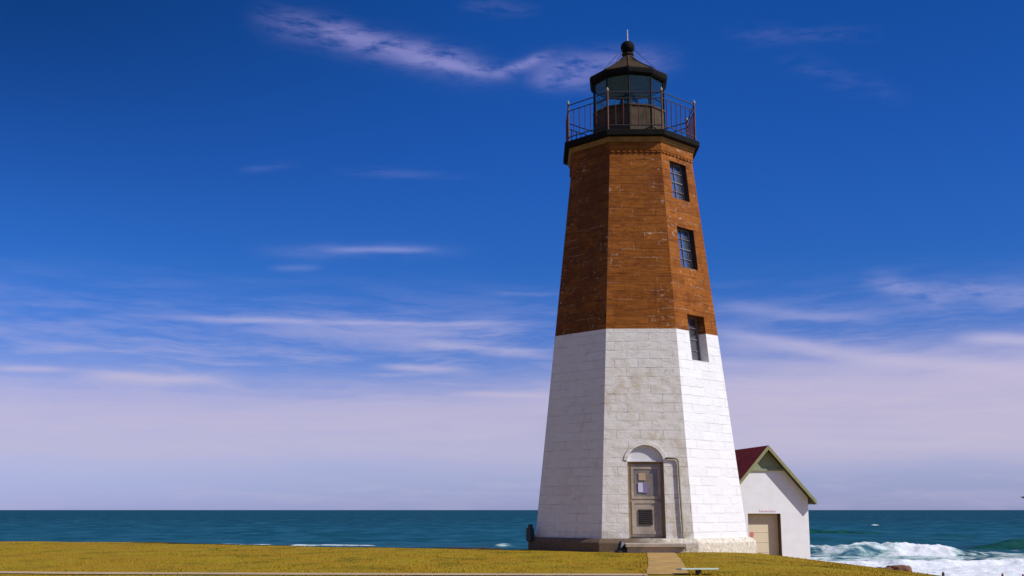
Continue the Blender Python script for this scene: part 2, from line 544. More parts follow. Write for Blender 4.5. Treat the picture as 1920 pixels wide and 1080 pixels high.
def grid_mesh(name, V, ny, nx, mat, attrs=None, smooth=True):
    me = bpy.data.meshes.new(name)
    n = V.shape[0]
    me.vertices.add(n); me.vertices.foreach_set('co', V.astype(np.float32).ravel())
    i = np.arange((ny - 1) * (nx - 1)); r, c = i // (nx - 1), i % (nx - 1)
    a = r * nx + c
    F = np.stack([a, a + 1, a + nx + 1, a + nx], 1)
    me.loops.add(F.size); me.loops.foreach_set('vertex_index', F.astype(np.int32).ravel())
    me.polygons.add(len(F)); me.polygons.foreach_set('loop_start', np.arange(0, F.size, 4, dtype=np.int32))
    me.polygons.foreach_set('use_smooth', np.full(len(F), smooth))
    me.update(calc_edges=True)
    for k, arr in (attrs or {}).items():
        at = me.attributes.new(k, 'FLOAT', 'POINT'); at.data.foreach_set('value', arr.astype(np.float32).ravel())
    me.materials.append(mat)
    o = bpy.data.objects.new(name, me); COL.objects.link(o)
    return o


# ------------------------------------------------------------------ terrain
SEA = -5.08
CX = np.array([-60, -18.6, -12.3, -6.0, -2.5, .31, 2.5, 6, 9, 13.4, 14.4, 15.4, 16.5, 17.6, 20, 26, 60])
CY = np.array([44, 42.4, 41.0, 36.8, 34.9, 33.95, 37, 46, 56, 60, 55.5, 50, 46, 42, 34, 26, 22])


def ground_z(X, Y):
    X = np.asarray(X, float); Y = np.asarray(Y, float)
    sp = np.log1p(np.exp(np.clip((X - 6.3) * 1.5, -30, 30))) / 1.5
    spy = np.log1p(np.exp(np.clip((Y - 33) * .8, -30, 30))) / .8
    z = -.118 * sp - .020 * spy * sstep(X, 4.0, 9.0)
    z = z + (fbm(X * .35, Y * .35, 3, 5) - .5) * .05 * sstep(Y, 22, 24)
    d = np.maximum(0, Y - np.interp(X, CX, CY))
    z = z - (.085 * d + .045 * np.clip(d - 2.5, 0, None) ** 2)
    beach = SEA + .55 - .06 * np.clip(Y - 60, 0, None) + (fbm(X * .5, Y * .5, 3, 9) - .5) * .5
    return np.maximum(z, np.minimum(beach, z + 40)) if False else np.where(z < beach, beach, z)


def mat_lawn():
    m, nt, bs = new_mat("dry_lawn")
    v = objc(nt)
    x, y, z = sep(nt, v)
    st = vec(nt, x * .9, y * .45, 0.0)
    a = noise(nt, st, .7, 5, .6); b = noise(nt, v, 5, 5, .65); c = noise(nt, v, 40, 4, .6)
    col = mixc(nt, a.step(.35, .65), (.325, .190, .009), (.335, .232, .009))
    col = mixc(nt, b.step(.45, .75) * .6, col, (.35, .215, .032))
    col = mixc(nt, noise(nt, st, 1.1, 4, .6).step(.50, .66) * .7, col, (.15, .125, .006))
    col = mixc(nt, c.step(.35, .65) * .25, col, (.22, .15, .010))
    zz = z.step(-3.6, -4.2)
    col = mixc(nt, zz, col, (.22, .17, .11))
    link(nt, col, bs.inputs['Base Color'])
    bs.inputs['Roughness'].default_value = 1.0; bs.inputs['Specular IOR Level'].default_value = .1
    bump(nt, bs, c * .6 + b * .5, .35, .04)
    return m


def build_ground():
    xs = np.concatenate([np.linspace(-160, -26, 40), np.linspace(-25, 25, 260), np.linspace(26, 160, 40)])
    ys = np.concatenate([np.linspace(-60, 18, 30), np.linspace(18.5, 62, 240), np.linspace(63, 130, 40)])
    X, Y = np.meshgrid(xs, ys)
    Z = ground_z(X, Y)
    o = grid_mesh("lawn", np.stack([X.ravel(), Y.ravel(), Z.ravel()], 1), len(ys), len(xs), mat_lawn())
    tag(o, "dry yellow green lawn sloping away to the sea on the right", "lawn", kind='structure')


build_ground()


def build_added_ground():  # dark ground out of view, added to cut the lawn's bounce onto the tower
    xs = np.linspace(-90, 90, 46); ys = np.linspace(-58, 19.2, 40)
    X, Y = np.meshgrid(xs, ys)
    m = plain("added_dark_ground", (.055, .052, .050), .95, 0, .25, 1.2, spec=.2, bmp=.4)
    o = grid_mesh("added_ground", np.stack([X.ravel(), Y.ravel(), ground_z(X, Y).ravel() + .012], 1), len(ys), len(xs), m)
    tag(o, "dark unseen ground added in front of the lawn to cut bounce light", "added_ground", kind='structure')


build_added_ground()


def strip(name, centre, width, mat, lift):
    """a path laid on the lawn along a centre line"""
    P = np.array(centre, float)
    t = np.linspace(0, len(P) - 1, 60)
    cx = np.interp(t, range(len(P)), P[:, 0]); cy = np.interp(t, range(len(P)), P[:, 1])
    k = np.ones(9) / 9
    if len(P) > 2:
        cx[4:-4] = np.convolve(cx, k, 'valid'); cy[4:-4] = np.convolve(cy, k, 'valid')
    tx, ty = np.gradient(cx), np.gradient(cy); l = np.hypot(tx, ty); nx, ny = -ty / l, tx / l
    rows = []
    offs = np.linspace(-.5, .5, 7)
    for o in offs:
        w = width * (1 + .10 * (fbm(t * 1.7, t * 0 + o, 3, 4) - .5) * 2)
        X, Y = cx + nx * o * w, cy + ny * o * w
        rows.append(np.stack([X, Y, ground_z(X, Y) + lift], 1))
    V = np.concatenate(rows)
    return grid_mesh(name, V, len(offs), 60, mat)


tag(strip("path", [(3.96, 31.2), (3.45, 26.5), (2.72, 20.6)], .74, M['path'], .012), "sandy footpath running from the lawn's edge to the lighthouse step", "path", kind='structure')
tag(strip("walkway", [(-14, 21.9), (-9.3, 21.25), (-7.6, 20.95), (-3.4, 20.72), (2.35, 20.46)], .62, M['walk'], .016), "narrow pale concrete walkway along the near edge of the lawn", "walkway", kind='structure')


# grass blades over the visible part of the lawn (one object: nobody could count them)
def mat_grass():
    m, nt, bs = new_mat("grass_blades")
    at = nt.nodes.new('ShaderNodeAttribute'); at.attribute_name = 'shade'
    f = Ex(nt, at.outputs['Fac'])
    v = objc(nt); x, y, z = sep(nt, v)
    st = vec(nt, x * .9, y * .45, 0.0)
    a = noise(nt, st, .7, 5, .6)
    c1 = mixc(nt, f, (.290, .200, .008), (.40, .265, .014))
    c2 = mixc(nt, f, (.310, .180, .009), (.42, .245, .018))
    col = mixc(nt, a.step(.40, .60), c2, c1)
    col = mixc(nt, noise(nt, vec(nt, x * 1.6, y * .7, 3.0), 1.0, 4, .6).step(.54, .68) * .6, col, (.43, .24, .025))
    col = mixc(nt, noise(nt, st, 1.1, 4, .6).step(.50, .66) * .75, col, (.165, .150, .006))
    link(nt, col, bs.inputs['Base Color'])
    bs.inputs['Roughness'].default_value = .9; bs.inputs['Specular IOR Level'].default_value = .1
    return m


def build_grass():
    N = 150000
    Y = 20 + 31 * rng.random(N) ** 1.25
    X = (-.50 + .93 * rng.random(N)) * Y
    # keep off paths, plinth and shed
    pc = np.interp(Y, [20.3, 26.5, 31.2], [2.70, 3.45, 3.96])
    keep = ~((np.abs(X - pc) < .30 + .12 * (fbm(X * 3, Y * 2, 2, 3))) & (Y < 31.6))
    wy = np.interp(X, [-14, -9.3, -7.6, -3.4, 2.35, 2.5], [21.9, 21.25, 20.95, 20.72, 20.46, 10.0])
    keep &= ~(np.abs(Y - wy + .25 * (fbm(X * 1.3, X * 0, 3, 71) - .5)) < .05 + .40 * (fbm(X * .8, X * 0 + 3, 3, 72) - .18))
    keep &= np.hypot(X - 3.76, Y - 35) > 3.35
    keep &= ~((X > 9.2) & (X < 14.4) & (Y > 53.0))
    keep &= Y < np.interp(X, CX, CY) + 3
    X, Y, pc = X[keep], Y[keep], pc[keep]; n = len(X)
    Z = ground_z(X, Y) - .01
    clump = fbm(X * 1.1, Y * 1.1, 3, 21)
    h = (.012 + .025 * rng.random(n) * clump * 1.6) * np.where(rng.random(n) > .992, 2.2, 1)
    edge = (np.abs(X - pc) < .6) & (Y < 31.6)
    h = np.where(edge, h * 1.3, h)
    a = rng.random(n) * 2 * np.pi
    w = .007 + .010 * rng.random(n)
    lx, ly = (rng.random(n) - .5) * h * 1.5, (rng.random(n) - .5) * h * 1.5
    ca, sa = np.cos(a) * w, np.sin(a) * w
    V = np.empty((n, 3, 3), np.float32)
    V[:, 0] = np.stack([X - ca, Y - sa, Z], 1); V[:, 1] = np.stack([X + ca, Y + sa, Z], 1); V[:, 2] = np.stack([X + lx, Y + ly, Z + h], 1)
    me = bpy.data.meshes.new("grass")
    me.vertices.add(n * 3); me.vertices.foreach_set('co', V.ravel())
    me.loops.add(n * 3); me.loops.foreach_set('vertex_index', np.arange(n * 3, dtype=np.int32))
    me.polygons.add(n); me.polygons.foreach_set('loop_start', np.arange(0, n * 3, 3, dtype=np.int32))
    me.update(calc_edges=True)
    sh = np.repeat(np.clip(rng.random(n) * .7 + (fbm(X * .8, Y * .8, 3, 33) - .5) * 1.2 + .15, 0, 1), 3)
    at = me.attributes.new('shade', 'FLOAT', 'POINT'); at.data.foreach_set('value', sh.astype(np.float32))
    me.materials.append(mat_grass())
    o = bpy.data.objects.new("grass", me); COL.objects.link(o)
    tag(o, "short dry grass blades covering the lawn", "grass", kind='stuff')


build_grass()


# ------------------------------------------------------------------ sea
def mat_sea():
    m = bpy.data.materials.new("sea_water"); m.use_nodes = True
    nt = m.node_tree; nt.nodes.clear()
    out = nt.nodes.new('ShaderNodeOutputMaterial')
    def att(k):
        a = nt.nodes.new('ShaderNodeAttribute'); a.attribute_name = k
        return Ex(nt, a.outputs['Fac'])
    foam, green = att('foam'), att('green')
    v = objc(nt); x, y, z = sep(nt, v)
    chop = noise(nt, vec(nt, x * .10, y * .22, 0.0), 1.0, 5, .65)
    chop2 = noise(nt, vec(nt, x * .5, y * 1.1, 0.0), 1.0, 4, .6)
    big = noise(nt, vec(nt, x * .006, y * .018, 0.0), 1.0, 4, .55)
    dist = y.step(140, 900)
    near = mixc(nt, big.step(.35, .65), (.006, .070, .112), (.014, .090, .155))
    far = mixc(nt, big.step(.35, .65), (.0012, .036, .066), (.003, .052, .094))
    col = mixc(nt, y.step(270, 150) * big.step(.3, .6) * .8, mixc(nt, dist, near, far), (.030, .092, .150))
    col = mixc(nt, chop.step(.42, .64) * .9, col, (.020, .104, .172))
    col = mixc(nt, chop.step(.56, .34) * .5, col, (.006, .050, .075))
    streak = noise(nt, vec(nt, x * .35, y * .25, z * 2.2), 1.0, 4, .6)
    col = mixc(nt, green.sat() * .9, col, mixc(nt, streak.step(.3, .7), (.003, .038, .026), (.012, .085, .055)))
    dif = nt.nodes.new('ShaderNodeBsdfDiffuse'); link(nt, col, dif.inputs['Color'])
    gl = nt.nodes.new('ShaderNodeBsdfGlossy'); gl.inputs['Roughness'].default_value = .28
    bn = nt.nodes.new('ShaderNodeBump'); bn.inputs['Strength'].default_value = .6; bn.inputs['Distance'].default_value = .25
    link(nt, chop * .6 + chop2 * .4, bn.inputs['Height'])
    nt.links.new(bn.outputs[0], dif.inputs['Normal']); nt.links.new(bn.outputs[0], gl.inputs['Normal'])
    water = nt.nodes.new('ShaderNodeMixShader'); water.inputs[0].default_value = .035
    nt.links.new(dif.outputs[0], water.inputs[1]); nt.links.new(gl.outputs[0], water.inputs[2])
    # foam
    fn = noise(nt, vec(nt, x * .30, y * .42, z * .4), 1.0, 7, .68, .4)
    fn2 = noise(nt, vec(nt, x * .8, y * .9, z), 1.0, 3, .55)
    msk = (foam + (fn - .5) * 1.15 + (fn2 - .5) * .35).step(.40, .74)
    # scattered white caps far out
    cap = noise(nt, vec(nt, x * .055, y * .10, 4.0), 1.0, 3, .55).step(.735, .76)
    fcol = mixc(nt, fn2.step(.3, .65), (.66, .70, .71), (.84, .85, .87))
    thin = mixc(nt, fn.step(.35, .6), (.28, .50, .40), (.60, .68, .66))
    fcol = mixc(nt, (foam + (fn - .5) * .8).step(.55, .85), thin, fcol)
    fd = nt.nodes.new('ShaderNodeBsdfDiffuse'); link(nt, fcol, fd.inputs['Color'])
    b2 = nt.nodes.new('ShaderNodeBump'); b2.inputs['Strength'].default_value = .45; b2.inputs['Distance'].default_value = .5
    link(nt, fn2 + fn, b2.inputs['Height']); nt.links.new(b2.outputs[0], fd.inputs['Normal'])
    mx = nt.nodes.new('ShaderNodeMixShader'); link(nt, (msk * .96).max(cap * .5).sat(), mx.inputs[0])
    nt.links.new(water.outputs[0], mx.inputs[1]); nt.links.new(fd.outputs[0], mx.inputs[2])
    nt.links.new(mx.outputs[0], out.inputs[0])
    return m


def build_sea():
    ys = [66.0]
    while ys[-1] < 40000:
        y = ys[-1]
        ys.append(y + (.5 if y < 235 else .0065 * (y - 235) + .5 if y < 900 else y * .03))
    ys = np.array(ys)
    q = np.concatenate([np.linspace(-1.3, -.56, 30), np.linspace(-.55, .19, 300), np.linspace(.192, .56, 330), np.linspace(.57, 1.3, 30)])
    Q, Y = np.meshgrid(q, ys)
    X = Q * Y
    dy = np.gradient(ys)[:, None] * np.ones_like(Q)
    h = np.zeros_like(Y)
    warp = (fbm(X / 60, Y / 60, 3, 2) - .5) * 16
    for lam, amp, k, sd in ((26, .24, .12, 1), (15, .15, -.2, 2), (9.5, .10, .25, 3), (5.5, .06, -.35, 4), (48, .2, .05, 5)):
        mod = fbm(X / (lam * 3.2), Y / (lam * 1.6), 2, 40 + sd) * 1.7
        ph = 2 * np.pi * (Y + k * X + warp) / lam
        s = np.sin(ph)
        h += amp * mod * (s + .25 * np.cos(2 * ph)) * sstep(lam / dy, 3.5, 8)
    foam = np.zeros_like(Y); green = np.zeros_like(Y)
    edge = (fbm(X / 9, Y / 40, 4, 11) - .5)
    # breaker rolling in beyond the shed
    Ya = 157 + edge * 9 + 4 * np.sin(X / 23) + 10 * sstep(Q, .37, .43)
    ha = (1.15 + .75 * fbm(X / 7, Y * 0, 4, 12)) * sstep(Q, .20, .27) * (1 - .55 * sstep(Q, .366, .392)) * (1 - sstep(Q, .392, .440)) * (.66 + .55 * fbm(X / 3.2, Y * 0, 4, 81))
    ha = ha * (1 + .45 * np.exp(-((Q - .355) / .035) ** 2)) * .80
    s = Y - Ya
    prof = np.where(s < 0, sstep(s, -5.0, -.3), np.exp(-(np.maximum(s, 0) / 5.5) ** 2))
    lump = (fbm(X / 1.8, Y / 1.8, 4, 13) - .5) * .9
    h += ha * prof * (1 + .5 * lump)
    foam = np.maximum(foam, (.62 + .44 * sstep(Q, .322, .345) * (1 - sstep(Q, .370, .405)) + .40 * (fbm(X / 6, Y / 4, 4, 82) - .5)) * sstep(s, -9, -6.0) * (1 - sstep(s, .2, 2.6)) * np.clip(ha / 1.1, 0, 1))
    foam = np.maximum(foam, .42 * (1 - sstep(s, 2, 16)) * sstep(s, -1, 1) * np.clip(ha, 0, 1))
    # churned wash between breaker and beach
    onright = sstep(Q, .12, .2)
    wash = (.40 + .40 * fbm(X / 14, Y / 9, 3, 15)) * (1 - sstep(Y, 150, 156)) * onright
    wash = wash * np.where(Q > .385, .80, 1)
    foam = np.maximum(foam, wash)
    wash_r = .50 * sstep(Q, .372, .395) * (1 - sstep(Y, 174, 183)) * sstep(Y, 140, 150)
    foam = np.maximum(foam, wash_r)
    green = np.maximum(green, .35 * sstep(Q, .368, .39) * (1 - sstep(Y, 170, 184)) * sstep(Y, 138, 150))
    Yb = 134 + edge * 7 + 2.5 * np.sin(X / 11 + 1)
    sb = Y - Yb
    h += .55 * np.where(sb < 0, sstep(sb, -3.0, 0), np.exp(-(np.maximum(sb, 0) / 5) ** 2)) * onright * (1 + .6 * lump)
    foam = np.maximum(foam, 1.1 * (1 - sstep(sb, -.5, 1.8)) * onright)
    h += lump * .25 * np.clip(foam, 0, 1) * (Y < 175)
    # the unbroken green shoulder at the right
    Yg = 187 + edge * 4
    hg = 1.6 * sstep(Q, .372, .440) ** .8 * (1 + .18 * np.sin(X / 9)) * (1 + .35 * (fbm(X / 5, Y / 12, 3, 61) - .5))
    s = Y - Yg
    pg = np.where(s < 0, sstep(s, -6.5, -.2), np.exp(-(np.maximum(s, 0) / 7) ** 2))
    h += hg * pg
    green = np.maximum(green, 1.05 * sstep(s, -7.5, -5.5) * (1 - sstep(s, -.8, .8)) * np.clip(hg * 1.3, 0, 1) * (.75 + .5 * (fbm(X / 6, Y / 2.2, 4, 62) - .3)))
    foam = np.maximum(foam, .75 * np.exp(-((s - .3) / .7) ** 2) * sstep(Q, .410, .420))
    # a green swell standing up farther out, and a fainter one beyond
    for Y0, q0, q1, hh, gg in ((302, .235, .300, 1.25, 1.0), (236, .25, .37, .5, .3), (262, .37, .5, .7, .45)):
        s = Y - Y0 - edge * 9
        hs = hh * sstep(Q, q0 - .03, q0 + .01) * (1 - sstep(Q, q1 - .02, q1 + .05))
        ps = np.where(s < 0, sstep(s, -9, -.2), np.exp(-(np.maximum(s, 0) / 10) ** 2))
        h += hs * ps
        green = np.maximum(green, gg * sstep(s, -9, -6) * (1 - sstep(s, -1.5, .5)) * np.clip(hs / max(hh, .01), 0, 1))
    # small white crests seen just over the lawn on the left
    for Y0, xa, xb, hh, ff in ((199, -38, -22.5, .32, .62), (196, -3.0, .2, .48, .68), (203, -60, -40, .25, .5), (455, 140.3, 142.6, .6, 1.3)):
        s = Y - Y0 - edge * 2
        e = sstep(X, xa - 2, xa + 1.5) * (1 - sstep(X, xb - 1.5, xb + 2))
        h += hh * np.where(s < 0, sstep(s, -3, 0), np.exp(-(np.maximum(s, 0) / 4) ** 2)) * e
        foam = np.maximum(foam, ff * sstep(s, -3.2, -2) * (1 - sstep(s, .3, 1.5)) * e)
    Z = SEA + h
    o = grid_mesh("sea", np.stack([X.ravel(), Y.ravel(), Z.ravel()], 1), len(ys), len(q), mat_sea(), {'foam': foam, 'green': green})
    tag(o, "dark teal sea with white surf rolling in on the right", "sea", kind='structure')


build_sea()

# ------------------------------------------------------------------ lighthouse
TX, TY, TR = 3.76, 35.0, -.0156
A8 = math.cos(R(22.5))


def rad(z):                                      # corner radius of the tapering octagon
    return 3.30 + (z - .35) * (2.02 - 3.30) / (11.72 - .35)


lh = thing("lighthouse", "tall octagonal lighthouse, white stone below and brown stone above, with a black iron lantern", "lighthouse", (TX, TY, 0), TR)


def fp(k, u, z, depth=0.0):
    """a point on wall face k (degrees), u metres along it, depth metres inside"""
    a = R(k)
    n = Vector((math.sin(a), -math.cos(a), 0)); t = Vector((math.cos(a), math.sin(a), 0))
    p = n * (rad(z) * A8 - depth) + t * u
    return Vector((p.x, p.y, z))


def face_box(k, u0, u1, z0, z1, d0, d1, mb=None):
    mb = mb or MB()
    return mb.hexa([fp(k, u0, z0, d0), fp(k, u1, z0, d0), fp(k, u1, z0, d1), fp(k, u0, z0, d1),
                    fp(k, u0, z1, d0), fp(k, u1, z1, d0), fp(k, u1, z1, d1), fp(k, u0, z1, d1)])


OCT0 = 22.5
MB().lathe([(3.56, -.45), (3.54, .24), (3.46, .31), (3.40, .352)], 8, OCT0).build("plinth", M['plinth'], lh, bevel=.02)
lower = MB().lathe([(rad(.352), .352), (rad(6.25), 6.25)], 8, OCT0).build("lower_wall", M['white'], lh)
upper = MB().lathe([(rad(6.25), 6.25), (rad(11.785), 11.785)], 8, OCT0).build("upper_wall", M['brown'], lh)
lower['label'] = "white painted stone lower wall"
upper['label'] = "weathered brown stone upper wall"

WINS = [(5.39, 6.76), (8.20, 9.46), (10.36, 11.56)]
WW, WDS = .41, (.36, .245, .245)
lc, uc = [], []
for wi, (z0, z1) in enumerate(WINS):
    WD = WDS[wi]
    c = face_box(45, -WW, WW, z0, z1, -.3, WD)
    if z0 < 6.25: lc.append(c)
    uc.append(face_box(45, -WW, WW, z0, z1, -.3, WD))


def arch_pts(w, z0, zs, zt, n=14):
    """outline of an opening with a segmental arched head"""
    rise = zt - zs; r = (w * w + rise * rise) / (2 * rise); zc = zt - r
    a = math.asin(w / r)
    pts = [(-w, z0), (w, z0)]
    for i in range(n + 1):
        t = a - 2 * a * i / n
        pts.append((r * math.sin(t), zc + r * math.cos(t)))
    return pts


def face_prism(k, pts, d0, d1):
    mb = MB(); n = len(pts)
    vs = [fp(k, u, z, d0) for u, z in pts] + [fp(k, u, z, d1) for u, z in pts]
    fs = [tuple(range(n)), tuple(range(n, 2 * n))[::-1]] + [(i, i + n, (i + 1) % n + n, (i + 1) % n) for i in range(n)]
    return mb.add(vs, fs)


DD = .25
lc.append(face_prism(0, arch_pts(.505, .30, 2.46, 2.90), -.4, DD))
cut(lower, lc)
cut(upper, uc)
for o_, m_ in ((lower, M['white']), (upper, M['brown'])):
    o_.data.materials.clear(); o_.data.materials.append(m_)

# arch moulding: a raised ring of stones round the door head
ring = MB()
po, pi_ = arch_pts(.60, .36, 2.50, 3.00)[2:], arch_pts(.505, .36, 2.46, 2.90)[2:]
for i in range(len(po) - 1):
    a0, a1, b0, b1 = po[i], po[i + 1], pi_[i], pi_[i + 1]
    q = [fp(0, *a0, -.025), fp(0, *a1, -.025), fp(0, *a1, .02), fp(0, *a0, .02), fp(0, *b0, -.025), fp(0, *b1, -.025), fp(0, *b1, .02), fp(0, *b0, .02)]
    ring.hexa(q)
ring.build("door_arch", M['white'], lh)

# windows
for wi, (z0, z1) in enumerate(WINS):
    WD = WDS[wi]
    fr = MB()
    d0, d1 = WD - .085, WD - .03
    b = .042
    face_box(45, -WW + .002, -WW + b, z0 + .002, z1 - .002, d0, d1, fr)
    face_box(45, WW - b, WW - .002, z0 + .002, z1 - .002, d0, d1, fr)
    face_box(45, -WW + b, WW - b, z0 + .002, z0 + b + .02, d0, d1, fr)
    face_box(45, -WW + b, WW - b, z1 - b, z1 - .002, d0, d1, fr)
    w = fr.build("window", M['window_frame'], lh)
    if z0 > 7:
        ln = MB()  # dark sheets added in place of the shade on the reveals
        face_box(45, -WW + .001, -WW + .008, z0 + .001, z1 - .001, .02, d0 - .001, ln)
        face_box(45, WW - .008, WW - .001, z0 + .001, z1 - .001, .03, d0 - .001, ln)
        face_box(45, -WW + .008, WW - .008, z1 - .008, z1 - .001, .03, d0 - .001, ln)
        ln.build("reveal_shade_sheet", M['reveal_shade'], w)
    sash = MB()
    for i in (1,):
        u = -WW + 2 * WW * i / 2
        face_box(45, u - .010, u + .010, z0 + b + .02, z1 - b, d0 + .01, d1, sash)
    for i in (1, 2, 3):
        z = z0 + (z1 - z0) * i / 4; t = .016 if i == 2 else .009
        face_box(45, -WW + b, WW - b, z - t, z + t, d0 + .005, d1 - .005, sash)
    sash.build("sash_bars", M['window_frame'], w)
    face_box(45, -WW + b * .5, WW - b * .5, z0 + .03, z1 - .03, WD - .048, WD - .042).build("pane", M['pane'], w)
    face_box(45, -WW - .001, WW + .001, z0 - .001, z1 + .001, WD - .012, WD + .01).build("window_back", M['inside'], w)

# doorway
dr = MB()
face_box(0, -.44, .44, .40, 2.38, DD - .10, DD - .05, dr)
door = dr.build("door", M['door'], lh, bevel=.006)
df = MB()
face_box(0, -.503, -.445, .37, 2.44, DD - .13, DD - .02, df)
face_box(0, .445, .503, .37, 2.44, DD - .13, DD - .02, df)
face_box(0, -.445, .445, 2.385, 2.44, DD - .13, DD - .02, df)
df.build("door_frame", M['door_frame'], door)
dp = MB()                                        # raised rails round the glazed upper half
for u0, u1, z0, z1 in ((-.40, -.335, 1.42, 2.30), (.335, .40, 1.42, 2.30), (-.335, .335, 2.235, 2.30), (-.335, .335, 1.42, 1.485),
                       (-.40, -.335, .46, 1.36), (.335, .40, .46, 1.36), (-.335, .335, 1.295, 1.36), (-.335, .335, .46, .56)):
    face_box(0, u0, u1, z0, z1, DD - .118, DD - .099, dp)
dp.build("door_panelling", M['door'], door)
face_box(0, -.333, .333, 1.487, 2.233, DD - .112, DD - .104).build("door_pane", M['door_glass'], door)
face_box(0, -.21, -.08, 1.60, 1.86, DD - .125, DD - .114).build("notice", M['notice'], door)
face_box(0, -.078, .05, 1.58, 1.84, DD - .125, DD - .114).build("notice", M['violet'], door)
face_box(0, -.19, .0, 1.93, 2.13, DD - .125, DD - .114).build("notice", M['notice_tan'], door)
gr = face_box(0, -.22, .165, .72, 1.13, DD - .130, DD - .101)
for i in range(7):
    z = .76 + i * .055
    face_box(0, -.20, .145, z, z + .026, DD - .142, DD - .129, gr)
gr.build("door_grille", M['door_dark'], door)
MB().tube([fp(0, .385, 1.38, DD - .12), fp(0, .385, 1.38, DD - .17), fp(0, .30, 1.38, DD - .17)], .013).build("handle", M['door_dark'], door)
face_prism(0, arch_pts(.500, 2.47, 2.475, 2.89), DD - .165, DD - .02).build("fanlight_panel", M['lunette'], lh)
face_box(0, -.503, .503, 2.442, 2.468, DD - .19, DD - .02).build("lintel", M['lunette'], lh)

# conduit from the arch down the wall
MB().tube([fp(0, .56, 2.53, -.05), fp(0, .80, 2.53, -.05), fp(0, .87, 2.51, -.05), fp(0, .91, 2.44, -.05), fp(0, .93, 1.4, -.05), fp(0, .965, .36, -.05), fp(0, .97, .05, -.34)],
          .028, 10).build("conduit", M['pipe'], lh, smooth=True)

# step
st = MB().box((.13, -3.56, .19), (1.62, .66, .10)).box((.13, -3.53, -.03), (1.52, .56, .34))
st.build("door_step", M['concrete'], lh, bevel=.015)

# cornice, gallery
MB().lathe([(2.02, 11.79), (2.05, 11.80), (2.05, 12.03), (2.02, 12.05)], 8, OCT0).build("cornice", M['brown'], lh)
dn = MB()
for k in range(8):
    a = R(45 * k)
    n = Vector((math.sin(a), -math.cos(a), 0)); t = Vector((math.cos(a), math.sin(a), 0))
    for i in range(9):
        u = (i - 4) * .172
        c = n * (2.02 * A8 + .008) + t * u + Vector((0, 0, 11.755))
        dn.box(c, (.085, .06, .050), Matrix.Rotation(a, 3, 'Z'))
dn.lathe([(2.00, 11.72), (2.035, 11.72), (2.035, 11.788), (2.00, 11.788)], 8, OCT0, cap=False)
dn.build("dentil_course", M['brown'], lh)
MB().lathe([(2.04, 12.052), (2.09, 12.07), (2.10, 12.14), (2.12, 12.16), (2.12, 12.205)], 8, OCT0).build("cornice_moulding", M['mould'], lh)
MB().lathe([(2.25, 12.208), (2.27, 12.23), (2.27, 12.38), (2.25, 12.40)], 8, OCT0).build("gallery_deck", M['iron'], lh)

RR, ZD = 2.14, 12.40
RH = 1.26
rails = MB()
corners = [Vector((RR * math.sin(R(22.5 + 45 * k)), -RR * math.cos(R(22.5 + 45 * k)), 0)) for k in range(8)]
for k in range(8):
    a, b = corners[k], corners[(k + 1) % 8]
    for z, r in ((ZD + RH - .05, .019), (ZD + RH - .24, .016), (ZD + .16, .019)):
        rails.tube([a + Vector((0, 0, z)), b + Vector((0, 0, z))], r, 6)
for a in corners:
    rails.tube([a + Vector((0, 0, ZD + .10)), a + Vector((0, 0, ZD + RH - .03))], .022, 6)
railing = rails.build("gallery_railing", M['rail'], lh)
for k in range(8):
    a, b = corners[k], corners[(k + 1) % 8]
    po_ = MB().tube([a + Vector((0, 0, ZD - .02)), a + Vector((0, 0, ZD + RH))], .028, 8).build("railing_post", M['rust'], railing)
    MB().lathe([(.0, -.02), (.036, 0), (.042, .03), (.024, .075), (.004, .12)], 8, cap=False).build("post_tip", M['rail_tip'], po_).location = a + Vector((0, 0, ZD + RH))
    for i in range(1, 7):
        p = a.lerp(b, i / 7)
        MB().tube([p + Vector((0, 0, ZD + .16)), p + Vector((0, 0, ZD + RH - .24))], .014, 6).build("baluster", M['baluster'], railing)

# lantern: ten sides
LA0 = -4.5
RL = 1.17
lant = MB().lathe([(RL + .03, 12.40), (RL + .03, 12.47), (RL, 12.48), (RL, 13.50), (RL + .035, 13.51), (RL + .035, 13.56), (RL - .05, 13.56), (RL - .05, 12.45)], 10, LA0, cap=False).build("lantern_room", M['parapet'], lh)


def lp(k, r, z):
    a = R(LA0 + 36 * k); return Vector((r * math.sin(a), -r * math.cos(a), z))


fr = MB()
for k in range(10):
    fr.tube([lp(k, RL - .01, 13.56), lp(k, RL - .01, 14.60)], .027, 6)
    fr.tube([lp(k, RL - .01, 13.82), lp(k + 1, RL - .01, 13.82)], .016, 6)
    fr.tube([lp(k, RL + .005, 12.50), lp(k, RL + .005, 13.50)], .024, 6)
fr.build("lantern_frame", M['frame_iron'], lant)
for k in range(10):
    for z0, z1 in ((13.56, 13.815), (13.825, 14.58)):
        a, b = lp(k, RL - .02, 0), lp(k + 1, RL - .02, 0)
        n = ((a + b) / 2).normalized() * .008
        vs = []
        for z in (z0, z1):
            for q in (a + n, b + n, b - n, a - n): vs.append((q.x, q.y, z))
        MB().hexa([Vector(p) for p in vs]).build("lantern_pane", M['glass'], lant)
MB().lathe([(.02, 14.50), (RL - .06, 14.50), (RL - .06, 14.56), (.02, 14.56)], 10, LA0).build("lantern_ceiling", M['ceiling'], lant)
# lens and pedestal inside
MB().lathe([(.30, 12.46), (.26, 12.55), (.16, 12.62), (.16, 13.25), (.30, 13.32), (.30, 13.38)], 16).build("lens_pedestal", M['frame_iron'], lant)
prof = [(.20, 13.39)]
for i in range(13):
    z = 13.41 + i * .065
    r = .30 * math.sqrt(max(.12, 1 - ((z - 13.80) / .50) ** 2))
    prof += [(r + .025, z), (r, z + .03)]
prof.append((.14, 14.30))
MB().lathe(prof, 20).build("lens", M['lens'], lant, smooth=True)

